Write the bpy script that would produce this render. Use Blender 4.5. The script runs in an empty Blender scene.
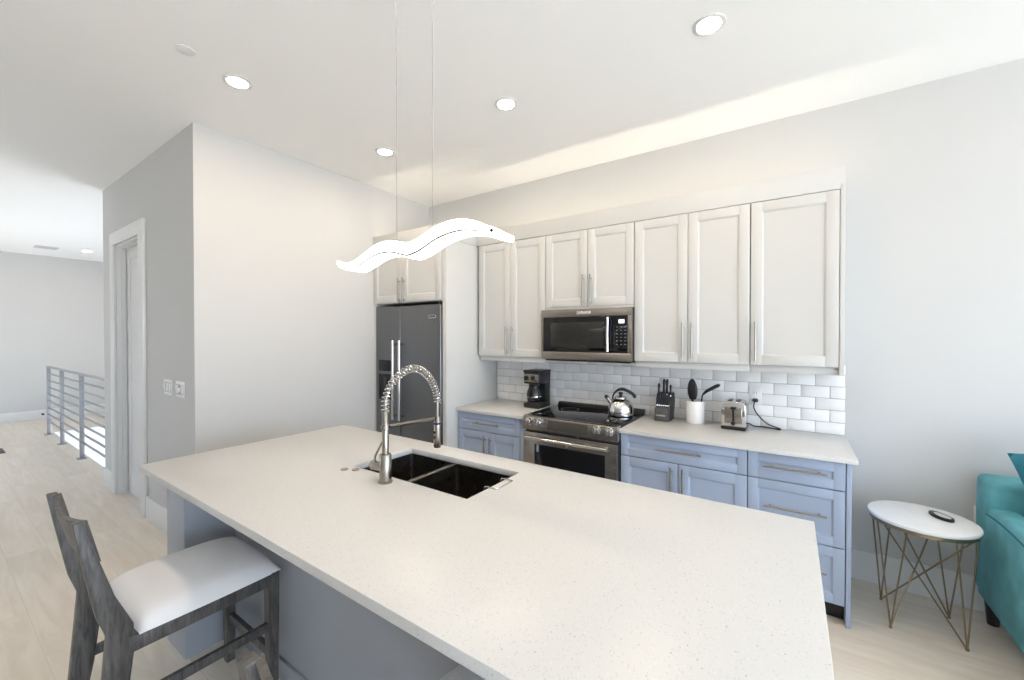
import bpy, bmesh, math, random
from mathutils import Vector, Matrix
PI = math.pi
SC = bpy.context.scene
COL = SC.collection
random.seed(7)

# ------------------------------------------------------------------ camera
cd = bpy.data.cameras.new('camera')
cam = bpy.data.objects.new('camera', cd)
COL.objects.link(cam)
SC.camera = cam
cd.sensor_fit = 'HORIZONTAL'
cd.sensor_width = 36.0
cd.lens = 408.32 / 1024 * 36
cd.clip_start = 0.02
_y, _p = math.radians(34.309), math.radians(0.557)
F = Vector((-math.sin(_y) * math.cos(_p), math.cos(_y) * math.cos(_p), -math.sin(_p)))
R = Vector((math.cos(_y), math.sin(_y), 0))
U = R.cross(F)
cam.matrix_world = Matrix(((R.x, U.x, -F.x, 0), (R.y, U.y, -F.y, 0), (R.z, U.z, -F.z, 1.516), (0, 0, 0, 1)))

# ------------------------------------------------------------------ world, exposure
w = bpy.data.worlds.new('world')
SC.world = w
w.use_nodes = True
bg = w.node_tree.nodes['Background']
# lower half brightened to lift the ceiling, pale blue sky above it
_n, _l = w.node_tree.nodes, w.node_tree.links
_tc = _n.new('ShaderNodeTexCoord')
_sx = _n.new('ShaderNodeSeparateXYZ')
_l.new(_tc.outputs['Generated'], _sx.inputs[0])
_mr = _n.new('ShaderNodeMapRange')
_mr.inputs['From Min'].default_value = -0.12
_mr.inputs['From Max'].default_value = 0.12
_l.new(_sx.outputs['Z'], _mr.inputs['Value'])
_rp = _n.new('ShaderNodeValToRGB')
_rp.color_ramp.elements[0].color = (0.97, 0.965, 0.95, 1)
_rp.color_ramp.elements[1].color = (0.56, 0.75, 1.0, 1)
_l.new(_mr.outputs[0], _rp.inputs[0])
_l.new(_rp.outputs[0], bg.inputs[0])
bg.inputs[1].default_value = 5.6
SC.view_settings.view_transform = 'Standard'
SC.view_settings.look = 'None'
SC.view_settings.gamma = 1
SC.view_settings.use_curve_mapping = False
SC.view_settings.exposure = 0.47
CAN_STRENGTH = 160.0
STRIP_STRENGTH = 20.0
PENDANT_STRENGTH = 3.5

# ------------------------------------------------------------------ materials
def new_mat(name):
    m = bpy.data.materials.new(name)
    m.use_nodes = True
    return m, m.node_tree, m.node_tree.nodes['Principled BSDF']

def mat(name, col, rough=0.5, metal=0.0, var=0.03, vscale=6.0, bump=0.0, bscale=60.0, coat=0.0, trans=0.0, ior=1.45, spec=0.5):
    m, nt, b = new_mat(name)
    n = nt.nodes
    tc = n.new('ShaderNodeTexCoord')
    nz = n.new('ShaderNodeTexNoise')
    nz.inputs['Scale'].default_value = vscale
    nz.inputs['Detail'].default_value = 4
    nt.links.new(tc.outputs['Object'], nz.inputs['Vector'])
    rp = n.new('ShaderNodeValToRGB')
    rp.color_ramp.elements[0].position = 0.3
    rp.color_ramp.elements[1].position = 0.7
    rp.color_ramp.elements[0].color = tuple(c * (1 - var) for c in col) + (1,)
    rp.color_ramp.elements[1].color = tuple(min(1, c * (1 + var)) for c in col) + (1,)
    nt.links.new(nz.outputs['Fac'], rp.inputs[0])
    nt.links.new(rp.outputs[0], b.inputs['Base Color'])
    b.inputs['Roughness'].default_value = rough
    b.inputs['Metallic'].default_value = metal
    b.inputs['Coat Weight'].default_value = coat
    b.inputs['Transmission Weight'].default_value = trans
    b.inputs['IOR'].default_value = ior
    b.inputs['Specular IOR Level'].default_value = spec
    if bump:
        n2 = n.new('ShaderNodeTexNoise')
        n2.inputs['Scale'].default_value = bscale
        n2.inputs['Detail'].default_value = 5
        nt.links.new(tc.outputs['Object'], n2.inputs['Vector'])
        bp = n.new('ShaderNodeBump')
        bp.inputs['Strength'].default_value = bump
        bp.inputs['Distance'].default_value = 0.002
        nt.links.new(n2.outputs['Fac'], bp.inputs['Height'])
        nt.links.new(bp.outputs[0], b.inputs['Normal'])
    return m

def emit(name, col, strength):
    m, nt, b = new_mat(name)
    b.inputs['Base Color'].default_value = (0.8, 0.8, 0.8, 1)
    b.inputs['Emission Color'].default_value = col + (1,)
    b.inputs['Emission Strength'].default_value = strength
    return m

def floor_mat():
    m, nt, b = new_mat('pale_oak_planks')
    n, L = nt.nodes, nt.links
    tc = n.new('ShaderNodeTexCoord')
    br = n.new('ShaderNodeTexBrick')
    br.offset = 0.37
    br.inputs['Scale'].default_value = 1.0
    br.inputs['Brick Width'].default_value = 1.5
    br.inputs['Row Height'].default_value = 0.19
    br.inputs['Mortar Size'].default_value = 0.0016
    br.inputs['Mortar Smooth'].default_value = 0.3
    br.inputs['Color1'].default_value = (0.0, 0.0, 0.0, 1)
    br.inputs['Color2'].default_value = (1.0, 1.0, 1.0, 1)
    br.inputs['Mortar'].default_value = (0.35, 0.35, 0.35, 1)
    L.new(tc.outputs['Object'], br.inputs['Vector'])
    mp = n.new('ShaderNodeMapping')
    mp.inputs['Scale'].default_value = (0.9, 7.0, 1)
    L.new(tc.outputs['Object'], mp.inputs['Vector'])
    ad = n.new('ShaderNodeVectorMath')
    ad.operation = 'ADD'
    sc = n.new('ShaderNodeVectorMath')
    sc.operation = 'SCALE'
    sc.inputs['Scale'].default_value = 13.0
    L.new(br.outputs['Color'], sc.inputs[0])
    L.new(mp.outputs[0], ad.inputs[0])
    L.new(sc.outputs[0], ad.inputs[1])
    nz = n.new('ShaderNodeTexNoise')
    nz.inputs['Scale'].default_value = 2.2
    nz.inputs['Detail'].default_value = 8
    nz.inputs['Roughness'].default_value = 0.6
    nz.inputs['Distortion'].default_value = 0.8
    L.new(ad.outputs[0], nz.inputs['Vector'])
    rp = n.new('ShaderNodeValToRGB')
    e = rp.color_ramp.elements
    e[0].position = 0.25
    e[0].color = (0.73, 0.635, 0.525, 1)
    e[1].position = 0.72
    e[1].color = (0.88, 0.81, 0.715, 1)
    L.new(nz.outputs['Fac'], rp.inputs[0])
    mx = n.new('ShaderNodeMix')
    mx.data_type = 'RGBA'
    mx.blend_type = 'MULTIPLY'
    mx.inputs['Factor'].default_value = 0.08
    L.new(rp.outputs[0], mx.inputs['A'])
    L.new(br.outputs['Color'], mx.inputs['B'])
    mk = n.new('ShaderNodeMix')
    mk.data_type = 'RGBA'
    mk.inputs['B'].default_value = (0.36, 0.31, 0.26, 1)
    fm = n.new('ShaderNodeMath')
    fm.operation = 'MULTIPLY'
    fm.inputs[1].default_value = 0.25
    L.new(br.outputs['Fac'], fm.inputs[0])
    L.new(fm.outputs[0], mk.inputs['Factor'])
    L.new(mx.outputs['Result'], mk.inputs['A'])
    L.new(mk.outputs['Result'], b.inputs['Base Color'])
    b.inputs['Roughness'].default_value = 0.38
    bp = n.new('ShaderNodeBump')
    bp.inputs['Strength'].default_value = 0.12
    bp.inputs['Distance'].default_value = 0.002
    L.new(nz.outputs['Fac'], bp.inputs['Height'])
    L.new(bp.outputs[0], b.inputs['Normal'])
    return m

def quartz_mat():
    m, nt, b = new_mat('speckled_white_quartz')
    n, L = nt.nodes, nt.links
    tc = n.new('ShaderNodeTexCoord')
    base = (0.635, 0.628, 0.615, 1)
    prev = None
    for scale, thr, col, rnd in ((85.0, 0.17, (0.42, 0.40, 0.38, 1), 0.88), (170.0, 0.30, (0.53, 0.52, 0.505, 1), 0.70), (90.0, 0.26, (0.665, 0.658, 0.645, 1), 0.60)):
        v = n.new('ShaderNodeTexVoronoi')
        v.inputs['Scale'].default_value = scale
        L.new(tc.outputs['Object'], v.inputs['Vector'])
        lt = n.new('ShaderNodeMath')
        lt.operation = 'LESS_THAN'
        lt.inputs[1].default_value = thr
        L.new(v.outputs['Distance'], lt.inputs[0])
        sp = n.new('ShaderNodeSeparateColor')
        L.new(v.outputs['Color'], sp.inputs[0])
        gt = n.new('ShaderNodeMath')
        gt.operation = 'GREATER_THAN'
        gt.inputs[1].default_value = rnd
        L.new(sp.outputs[0], gt.inputs[0])
        mu = n.new('ShaderNodeMath')
        mu.operation = 'MULTIPLY'
        L.new(lt.outputs[0], mu.inputs[0])
        L.new(gt.outputs[0], mu.inputs[1])
        mx = n.new('ShaderNodeMix')
        mx.data_type = 'RGBA'
        L.new(mu.outputs[0], mx.inputs['Factor'])
        if prev is None:
            mx.inputs['A'].default_value = base
        else:
            L.new(prev.outputs['Result'], mx.inputs['A'])
        mx.inputs['B'].default_value = col
        prev = mx
    L.new(prev.outputs['Result'], b.inputs['Base Color'])
    b.inputs['Roughness'].default_value = 0.30
    b.inputs['Specular IOR Level'].default_value = 0.4
    return m

def wood_mat():
    m, nt, b = new_mat('weathered_charcoal_wood')
    n, L = nt.nodes, nt.links
    tc = n.new('ShaderNodeTexCoord')
    mp = n.new('ShaderNodeMapping')
    mp.inputs['Scale'].default_value = (9, 9, 1.3)
    L.new(tc.outputs['Object'], mp.inputs['Vector'])
    nz = n.new('ShaderNodeTexNoise')
    nz.inputs['Scale'].default_value = 7
    nz.inputs['Detail'].default_value = 9
    nz.inputs['Roughness'].default_value = 0.68
    nz.inputs['Distortion'].default_value = 0.6
    L.new(mp.outputs[0], nz.inputs['Vector'])
    rp = n.new('ShaderNodeValToRGB')
    e = rp.color_ramp.elements
    e[0].position = 0.35
    e[0].color = (0.030, 0.029, 0.030, 1)
    e[1].position = 0.75
    e[1].color = (0.15, 0.138, 0.128, 1)
    L.new(nz.outputs['Fac'], rp.inputs[0])
    L.new(rp.outputs[0], b.inputs['Base Color'])
    b.inputs['Roughness'].default_value = 0.45
    bp = n.new('ShaderNodeBump')
    bp.inputs['Strength'].default_value = 0.3
    bp.inputs['Distance'].default_value = 0.001
    L.new(nz.outputs['Fac'], bp.inputs['Height'])
    L.new(bp.outputs[0], b.inputs['Normal'])
    return m

def brushed(name, col, rough=0.28, stretch=(2, 2, 90)):
    m, nt, b = new_mat(name)
    n, L = nt.nodes, nt.links
    tc = n.new('ShaderNodeTexCoord')
    mp = n.new('ShaderNodeMapping')
    mp.inputs['Scale'].default_value = stretch
    L.new(tc.outputs['Object'], mp.inputs['Vector'])
    nz = n.new('ShaderNodeTexNoise')
    nz.inputs['Scale'].default_value = 6
    nz.inputs['Detail'].default_value = 3
    L.new(mp.outputs[0], nz.inputs['Vector'])
    mr = n.new('ShaderNodeMapRange')
    mr.inputs['To Min'].default_value = rough - 0.06
    mr.inputs['To Max'].default_value = rough + 0.08
    L.new(nz.outputs['Fac'], mr.inputs['Value'])
    L.new(mr.outputs[0], b.inputs['Roughness'])
    rp = n.new('ShaderNodeValToRGB')
    rp.color_ramp.elements[0].color = tuple(c * 0.93 for c in col) + (1,)
    rp.color_ramp.elements[1].color = tuple(min(1, c * 1.05) for c in col) + (1,)
    L.new(nz.outputs['Fac'], rp.inputs[0])
    L.new(rp.outputs[0], b.inputs['Base Color'])
    b.inputs['Metallic'].default_value = 1
    return m

WALL = mat('matt_white_wall_paint', (0.60, 0.60, 0.592), 0.75, var=0.008, vscale=1.5, bump=0.05, bscale=220)
CEIL = mat('flat_ceiling_paint', (0.93, 0.93, 0.925), 0.85, var=0.006, vscale=1.2, bump=0.05, bscale=200)
TRIM = mat('semigloss_trim_paint', (0.74, 0.74, 0.735), 0.4, var=0.008)
FLOOR = floor_mat()
QUARTZ = quartz_mat()
WOOD = wood_mat()
CABW = mat('white_cabinet_lacquer', (0.605, 0.605, 0.592), 0.42, var=0.008)
CABI = mat('grey_island_lacquer', (0.36, 0.385, 0.43), 0.42, var=0.015)
CABB = mat('blue_grey_cabinet_lacquer', (0.345, 0.41, 0.535), 0.42, var=0.015)
STEEL = brushed('brushed_stainless', (0.35, 0.315, 0.275), 0.24)
STEELD = brushed('dark_stainless', (0.19, 0.195, 0.205), 0.34, (60, 60, 1))
NICKEL = brushed('brushed_nickel', (0.34, 0.315, 0.285), 0.28, (40, 40, 3))
CHROME = mat('polished_chrome', (0.66, 0.65, 0.64), 0.10, 1.0, var=0.01)
SINKM = brushed('sink_stainless', (0.20, 0.185, 0.17), 0.28, (30, 3, 30))
BLACK = mat('black_plastic', (0.012, 0.012, 0.013), 0.38, var=0.1)
BLACKG = mat('black_glass', (0.004, 0.004, 0.005), 0.06, var=0.02)
DARKG = mat('charcoal_plastic', (0.045, 0.045, 0.047), 0.5, var=0.08)
CERAM = mat('white_ceramic', (0.85, 0.85, 0.85), 0.22, var=0.005)
TILE = mat('glossy_white_tile', (0.88, 0.88, 0.885), 0.13, var=0.02, vscale=3.0)
GROUT = mat('grey_grout', (0.36, 0.36, 0.35), 0.9, var=0.05, bump=0.2, bscale=300)
FABRIC = mat('pale_grey_seat_fabric', (0.84, 0.825, 0.825), 0.8, var=0.03, bump=0.25, bscale=700)
TEAL = mat('teal_velvet', (0.125, 0.385, 0.435), 0.6, var=0.2, vscale=9.0, bump=0.2, bscale=500, spec=0.3)
TEALD = mat('deep_teal_cushion_fabric', (0.03, 0.18, 0.235), 0.7, var=0.15, vscale=9.0, bump=0.25, bscale=500, spec=0.3)
BRASS = brushed('antique_brass', (0.30, 0.24, 0.16), 0.35, (40, 40, 3))
MARBLE = mat('white_marble', (0.83, 0.83, 0.83), 0.18, var=0.03, vscale=9.0)
RAILM = mat('satin_grey_steel', (0.34, 0.35, 0.38), 0.4, 0.7, var=0.03)
PLATE = mat('white_switch_plastic', (0.82, 0.82, 0.82), 0.35, var=0.005)
SLOTG = mat('grey_switch_recess', (0.33, 0.33, 0.33), 0.5, var=0.02)
BLUEP = mat('blue_silicone', (0.01, 0.06, 0.30), 0.5, var=0.05)
GLASSM = mat('clear_glass', (0.95, 0.97, 0.97), 0.03, var=0.0, trans=1.0, ior=1.45)
CARD = mat('pale_cardboard', (0.55, 0.42, 0.31), 0.8, var=0.06)
COFFEE = mat('carafe_smoked_glass', (0.02, 0.018, 0.018), 0.05, var=0.02)
CAN_E = emit('warm_lamp_glow', (1.0, 0.80, 0.58), CAN_STRENGTH)
STRIP_E = emit('warm_led_tape_glow', (1.0, 0.87, 0.70), STRIP_STRENGTH)
PEND_E = emit('pendant_acrylic_glow', (1.0, 0.95, 0.88), PENDANT_STRENGTH)
DISP_E = emit('display_glow', (0.45, 0.65, 1.0), 1.4)

# ------------------------------------------------------------------ mesh builder
class MB:
    def __init__(s):
        s.v, s.f = [], []
    def add(s, vs, fs):
        o = len(s.v)
        s.v += [tuple(v) for v in vs]
        s.f += [tuple(i + o for i in f) for f in fs]
        return s
    def bm(s, b):
        b.verts.ensure_lookup_table()
        b.verts.index_update()
        s.add([v.co[:] for v in b.verts], [[v.index for v in f.verts] for f in b.faces])
        b.free()
        return s
    def box(s, x0, x1, y0, y1, z0, z1, bev=0.0, seg=2):
        x0, x1 = min(x0, x1), max(x0, x1)
        y0, y1 = min(y0, y1), max(y0, y1)
        z0, z1 = min(z0, z1), max(z0, z1)
        b = bmesh.new()
        bmesh.ops.create_cube(b, size=1)
        for v in b.verts:
            v.co = ((x0 + x1) / 2 + v.co.x * (x1 - x0), (y0 + y1) / 2 + v.co.y * (y1 - y0), (z0 + z1) / 2 + v.co.z * (z1 - z0))
        if bev:
            bev = min(bev, 0.49 * min(x1 - x0, y1 - y0, z1 - z0))
            bmesh.ops.bevel(b, geom=list(b.edges), offset=bev, segments=seg, profile=0.5, affect='EDGES')
        return s.bm(b)
    def prism(s, pts, axis, a, b_, bev=0.0, seg=2):
        """closed 2D outline extruded along axis between a and b_"""
        def P(p, t):
            return {'x': (t, p[0], p[1]), 'y': (p[0], t, p[1]), 'z': (p[0], p[1], t)}[axis]
        b = bmesh.new()
        lo = [b.verts.new(P(p, a)) for p in pts]
        hi = [b.verts.new(P(p, b_)) for p in pts]
        n = len(pts)
        b.faces.new(lo)
        b.faces.new(hi[::-1])
        for i in range(n):
            b.faces.new((lo[i], hi[i], hi[(i + 1) % n], lo[(i + 1) % n]))
        bmesh.ops.recalc_face_normals(b, faces=list(b.faces))
        if bev:
            ed = [e for e in b.edges if e.calc_face_angle(0) > 0.5]
            bmesh.ops.bevel(b, geom=ed, offset=bev, segments=seg, profile=0.5, affect='EDGES')
        return s.bm(b)
    def tube(s, pts, r, n=10, caps=True, closed=False):
        pts = [Vector(p) for p in pts]
        m = len(pts)
        rs = r if isinstance(r, (list, tuple)) else [r] * m
        rings, prev = [], None
        for i in range(m):
            if closed:
                t = (pts[(i + 1) % m] - pts[i - 1]).normalized()
            else:
                t = (pts[min(i + 1, m - 1)] - pts[max(i - 1, 0)]).normalized()
            if prev is None:
                a = Vector((0, 0, 1)) if abs(t.z) < 0.9 else Vector((1, 0, 0))
                u = t.cross(a).normalized()
            else:
                u = (prev - t * prev.dot(t)).normalized()
            prev = u
            v = t.cross(u)
            rings.append([pts[i] + (u * math.cos(k * 2 * PI / n) + v * math.sin(k * 2 * PI / n)) * rs[i] for k in range(n)])
        vs = [q for g in rings for q in g]
        fs = []
        for i in range(m if closed else m - 1):
            j = (i + 1) % m
            for k in range(n):
                l = (k + 1) % n
                fs.append((i * n + k, i * n + l, j * n + l, j * n + k))
        if caps and not closed:
            fs.append(tuple(range(n))[::-1])
            fs.append(tuple((m - 1) * n + k for k in range(n)))
        return s.add(vs, fs)
    def lathe(s, prof, c, axis='z', n=32, caps=True):
        """prof: list of (r, h); turned about axis through c"""
        cx, cy, cz = c
        vs, fs = [], []
        for r, h in prof:
            for k in range(n):
                a = 2 * PI * k / n
                p, q = r * math.cos(a), r * math.sin(a)
                vs.append({'z': (cx + p, cy + q, cz + h), 'y': (cx + p, cy + h, cz + q), 'x': (cx + h, cy + p, cz + q)}[axis])
        m = len(prof)
        for i in range(m - 1):
            for k in range(n):
                l = (k + 1) % n
                fs.append((i * n + k, i * n + l, (i + 1) * n + l, (i + 1) * n + k))
        if caps:
            fs.append(tuple(range(n))[::-1])
            fs.append(tuple((m - 1) * n + k for k in range(n)))
        return s.add(vs, fs)
    def grid(s, P):
        """P: rows of points -> quad sheet"""
        m, n = len(P), len(P[0])
        return s.add([p for r in P for p in r], [(i * n + j, i * n + j + 1, (i + 1) * n + j + 1, (i + 1) * n + j) for i in range(m - 1) for j in range(n - 1)])

def wloc(o):
    p = Vector((0, 0, 0))
    while o:
        p += o.location
        o = o.parent
    return p

def link(name, mb, m, parent=None, origin=None, angle=40, flat=False):
    """ONE mesh object from a builder whose coordinates are in the room's frame"""
    base = wloc(parent) if parent else Vector((0, 0, 0))
    if origin is None:
        origin = base
        if parent is None and mb.v:
            xs, ys, zs = zip(*mb.v)
            origin = Vector(((min(xs) + max(xs)) / 2, (min(ys) + max(ys)) / 2, min(zs)))
    origin = Vector(origin)
    me = bpy.data.meshes.new(name)
    me.from_pydata([tuple(Vector(v) - origin) for v in mb.v], [], mb.f)
    b = bmesh.new()
    b.from_mesh(me)
    bmesh.ops.remove_doubles(b, verts=list(b.verts), dist=1e-6)
    bmesh.ops.recalc_face_normals(b, faces=list(b.faces))
    b.to_mesh(me)
    b.free()
    me.materials.append(m)
    if not flat:
        for p in me.polygons:
            p.use_smooth = True
        me.set_sharp_from_angle(angle=math.radians(angle))
    o = bpy.data.objects.new(name, me)
    COL.objects.link(o)
    o.location = origin - base
    if parent:
        o.parent = parent
    return o

def thing(name, label, cat, loc, group=None):
    o = bpy.data.objects.new(name, None)
    o.empty_display_size = 0.05
    COL.objects.link(o)
    o.location = loc
    tag(o, label, cat, group)
    return o

def tag(o, label, cat, group=None):
    o['label'] = label
    o['category'] = cat
    if group:
        o['group'] = group
    return o

def struct(name, mb, m, parent=None, **k):
    o = link(name, mb, m, parent, **k)
    o['kind'] = 'structure'
    return o

def copy_tree(o, parent=None):
    c = o.copy()
    COL.objects.link(c)
    c.parent = parent
    for ch in list(o.children):
        copy_tree(ch, c)
    return c

# ------------------------------------------------------------------ key dimensions
H = 2.985            # ceiling
YB = 3.317           # back wall
XL = -3.398          # kitchen side wall
YH = 1.092           # hall wall
XH = -5.77           # its far end
XF = -11.3           # far wall
XR = 5.6             # window wall (out of frame)
YN = -3.2            # wall behind the camera
CT = 0.887           # counter top height

# ------------------------------------------------------------------ setting
struct('floor', MB().box(XF - .1, -9.58, YN, 3.5, -.12, 0).box(-9.58, XH, YN, 1.215, -.12, 0).box(XH, XR, YN, YB + .1, -.12, 0), FLOOR)
struct('ceiling', MB().box(XF - .1, XR + .1, YN - .1, 3.5, H, H + .12), CEIL)
struct('wall_back', MB().box(XL - .12, XR + .1, YB, YB + .12, 0, H), WALL)
struct('wall_left', MB().box(XL - .12, XL, YH + .12, YB, 0, H), WALL)
DX0, DX1, DZ = -5.325, -4.555, 2.38
struct('wall_hall', MB().box(XH, DX0, YH, YH + .12, 0, H).box(DX1, XL, YH, YH + .12, 0, H).box(DX0, DX1, YH, YH + .12, DZ, H), WALL)
struct('wall_stair', MB().box(XH, XH + .12, YH + .12, YB + .1, -1.4, H), WALL)
struct('wall_far', MB().box(XF - .12, XF, YN, 3.5, 0, H), WALL)
# wall behind the camera: hall-side opening, plus one added to brighten the sofa-side floor
struct('wall_front', MB().box(-5.4, 2.6, YN - .12, YN, 0, H).box(3.9, XR, YN - .12, YN, 0, H).box(2.6, 3.9, YN - .12, YN, 2.05, H).box(XF, -5.4, YN - .12, YN, 1.95, H).box(XF, -10.2, YN - .12, YN, 0, 2.4).box(-8.0, -5.4, YN - .12, YN, 0, 2.4), WALL)
# window wall to the right: sliding doors' opening
struct('wall_right', MB().box(XR, XR + .12, YN, -2.9, 0, H).box(XR, XR + .12, 3.1, YB, 0, H).box(XR, XR + .12, -2.9, 3.1, 2.60, H), WALL)
# stairwell: unseen back wall added to cut the hall daylight, open low down
struct('wall_stair_light_block', MB().box(XF, XH + .12, 3.5, 3.62, .05, H), WALL)
struct('trim_1', MB().box(-9.579, -9.560, 1.216, 3.499, -1.4, -.003).box(-9.56, XH - .001, 1.216, 1.232, -1.4, -.003), TRIM)
struct('trim_2', MB().box(-9.6, XH, 1.10, 3.5, -1.45, -1.401), TRIM)
def base(name, x0, x1, y0, y1, hgt=.185):
    struct(name, MB().box(x0, x1, y0, y1, 0, hgt, .004), TRIM)
base('baseboard_back', .29, XR, YB - .016, YB)
base('baseboard_left', XL, XL + .016, YH - .016, 2.5)
base('baseboard_far', XF, XF + .016, YN, 3.5, .17)
struct('baseboard_hall', MB().box(XH, -5.437, YH - .016, YH, 0, .185, .004).box(-4.423, XL + .016, YH - .016, YH, 0, .185, .004), TRIM)

# door in the hall wall
door = bpy.data.objects.new('door_1', None)
COL.objects.link(door)
door.location = (DX0 / 2 + DX1 / 2, YH, 0)
door['kind'] = 'structure'
tag(door, 'tall white panelled door set back in its frame in the grey hall wall', 'door')
m = MB()
m.box(DX0 - .110, DX0 + .004, YH - .022, YH, 0, DZ + .004, .004)
m.box(DX1 - .004, DX1 + .130, YH - .022, YH, 0, DZ + .004, .004)
m.box(DX0 - .110, DX1 + .130, YH - .022, YH, DZ - .004, DZ + .115, .004)
link('door_casing', m, TRIM, door)
m = MB()
m.box(DX0, DX0 + .018, YH, YH + .17, 0, DZ)
m.box(DX1 - .018, DX1, YH, YH + .17, 0, DZ)
m.box(DX0, DX1, YH, YH + .17, DZ - .018, DZ)
m.box(DX0 + .018, DX0 + .028, YH + .035, YH + .068, 0, DZ - .018)
m.box(DX0 + .018, DX1 - .018, YH + .035, YH + .068, DZ - .030, DZ - .018)
link('door_jamb', m, TRIM, door)
m = MB()
a0, a1, yd = DX0 + .02, DX1 - .02, YH + .070
m.box(a0, a1, yd + .008, yd + .04, .01, DZ - .02)
for (z0, z1) in ((.01, .22), (.95, 1.09), (2.25, DZ - .02)):
    m.box(a0 + .1095, a1 - .1095, yd + .0005, yd + .02, z0, z1, .003)
for (x0, x1) in ((a0, a0 + .11), (a1 - .11, a1)):
    m.box(x0, x1, yd, yd + .02, .01, DZ - .02, .004)
slab = link('door_slab', m, TRIM, door)
link('door_knob', MB().lathe([(.026, 0), (.026, -.008), (.011, -.012), (.011, -.035), (.024, -.042), (.028, -.055), (.022, -.066), (.004, -.068)], (a1 - .052, yd, .93), 'y'), NICKEL, slab)

# ------------------------------------------------------------------ cabinet helpers
def front(m, x0, x1, z0, z1, y, fr=.062, th=.02):
    """shaker door or drawer face, its outer face at y looking towards -Y"""
    m.box(x0 + .004, x1 - .004, y + .009, y + th, z0 + .004, z1 - .004)
    m.box(x0, x0 + fr, y, y + th, z0, z1, .0022)
    m.box(x1 - fr, x1, y, y + th, z0, z1, .0022)
    m.box(x0 + fr - .003, x1 - fr + .003, y, y + th, z0, z0 + fr, .0022)
    m.box(x0 + fr - .003, x1 - fr + .003, y, y + th, z1 - fr, z1, .0022)
    # sloping inner bead
    b = .011
    i0, i1, k0, k1 = x0 + fr, x1 - fr, z0 + fr, z1 - fr
    m.prism([(i0 - .001, y + .003), (i0 - .001, y + .012), (i0 + b, y + .012)], 'z', k0 - .001, k1 + .001)
    m.prism([(i1 + .001, y + .003), (i1 + .001, y + .012), (i1 - b, y + .012)], 'z', k0 - .001, k1 + .001)
    m.prism([(y + .003, k0 - .001), (y + .012, k0 - .001), (y + .012, k0 + b)], 'x', i0 - .001, i1 + .001)
    m.prism([(y + .003, k1 + .001), (y + .012, k1 + .001), (y + .012, k1 - b)], 'x', i0 - .001, i1 + .001)

def pull(parent, x, y, z, length, vertical=True):
    """bar pull standing off the face at y"""
    m = MB()
    h, o = length / 2, length / 2 - .032
    d = y - .032
    if vertical:
        m.tube([(x, d, z - h), (x, d, z + h)], .006, 10)
        for s in (-1, 1):
            m.tube([(x, y + .002, z + s * o), (x, d, z + s * o)], .0048, 8)
    else:
        m.tube([(x - h, d, z), (x + h, d, z)], .006, 10)
        for s in (-1, 1):
            m.tube([(x + s * o, y + .002, z), (x + s * o, d, z)], .0048, 8)
    return link('handle', m, NICKEL, parent)

G = .0018
def door_part(root, x0, x1, z0, z1, y, mt, hx=None, hz=None, hl=.24, name='door'):
    m = MB()
    front(m, x0 + G, x1 - G, z0, z1, y)
    d = link(name, m, mt, root)
    if hx is not None:
        pull(d, hx, y, hz, hl)
    return d

# ------------------------------------------------------------------ upper cabinets
YU, ZU0, ZU1 = 2.987, 1.333, 2.354
UG = 'white wall cabinets in a row over the backsplash'
def upper(label, x0, x1, z0, splits, handles, rail=True, side=None, hl=.245):
    r = thing('wall_cabinet', label, 'cabinet', ((x0 + x1) / 2, YB, z0), UG)
    m = MB()
    m.box(x0 + .001, x1 - .001, YU + .022, YB - .001, z0, ZU1 + .03)
    link('carcass', m, CABW, r)
    for i in range(len(splits) - 1):
        hx, hz = handles[i]
        door_part(r, splits[i], splits[i + 1], z0 + .002, ZU1, YU, CABW, hx, hz, hl)
    if rail:
        link('light_rail', MB().box(x0 + .001, x1 - .001, YU + .028, YU + .046, z0 - .045, z0, .003), CABW, r)
    else:
        link('bottom_rail', MB().box(x0 + .001, x1 - .001, YU + .004, YU + .030, z0 - .0165, z0 - .0005, .001), CABW, r)
    if side:
        link('end_panel', MB().box(x1 - .001, x1 + .021, YU - .001, YB - .001, z0 - .046, ZU1 + .03, .0015), CABW, r)
    return r
upper('white two-door wall cabinet beside the tall fridge panel, above the coffee maker', -2.418, -1.702, ZU0, [-2.418, -2.060, -1.702], [(-2.091, 1.480), (-2.028, 1.480)])
upper('short white two-door wall cabinet directly above the microwave', -1.70, -.953, 1.748, [-1.70, -1.322, -.953], [(-1.352, 1.876), (-1.288, 1.876)], rail=False)
upper('white two-door wall cabinet above the knife block, next to the microwave', -.951, -.214, ZU0, [-.951, -.583, -.214], [(-.613, 1.486), (-.553, 1.486)])
upper('wide single-door white wall cabinet at the open end of the row', -.212, .232, ZU0, [-.212, .230], [(-.183, 1.483)], side=True)
# filler between tall panel and first cabinet
# over the refrigerator
YF = 2.555
r = thing('wall_cabinet', 'white two-door cabinet above the dark refrigerator', 'cabinet', (-2.93, YB, 1.83), UG)
link('carcass', MB().box(XL + .002, -2.488, YF + .022, YB - .001, 1.825, ZU1 + .03), CABW, r)
link('door', (lambda m: (front(m, -3.392, -2.974, 1.832, ZU1, YF), m)[1])(MB()), CABW, r)
link('door', (lambda m: (front(m, -2.970, -2.490, 1.832, ZU1, YF), m)[1])(MB()), CABW, r)
for ch, hx in zip([c for c in r.children if c.name.startswith('door')], (-3.003, -2.941)):
    pull(ch, hx, YF, 1.935, .235)
t = link('fridge_panel', MB().box(-2.486, -2.44, YF + .022, YB - .001, 0, ZU1 + .002, .0015), CABW)
tag(t, 'tall white panel standing between the refrigerator and the counter', 'panel')
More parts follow.
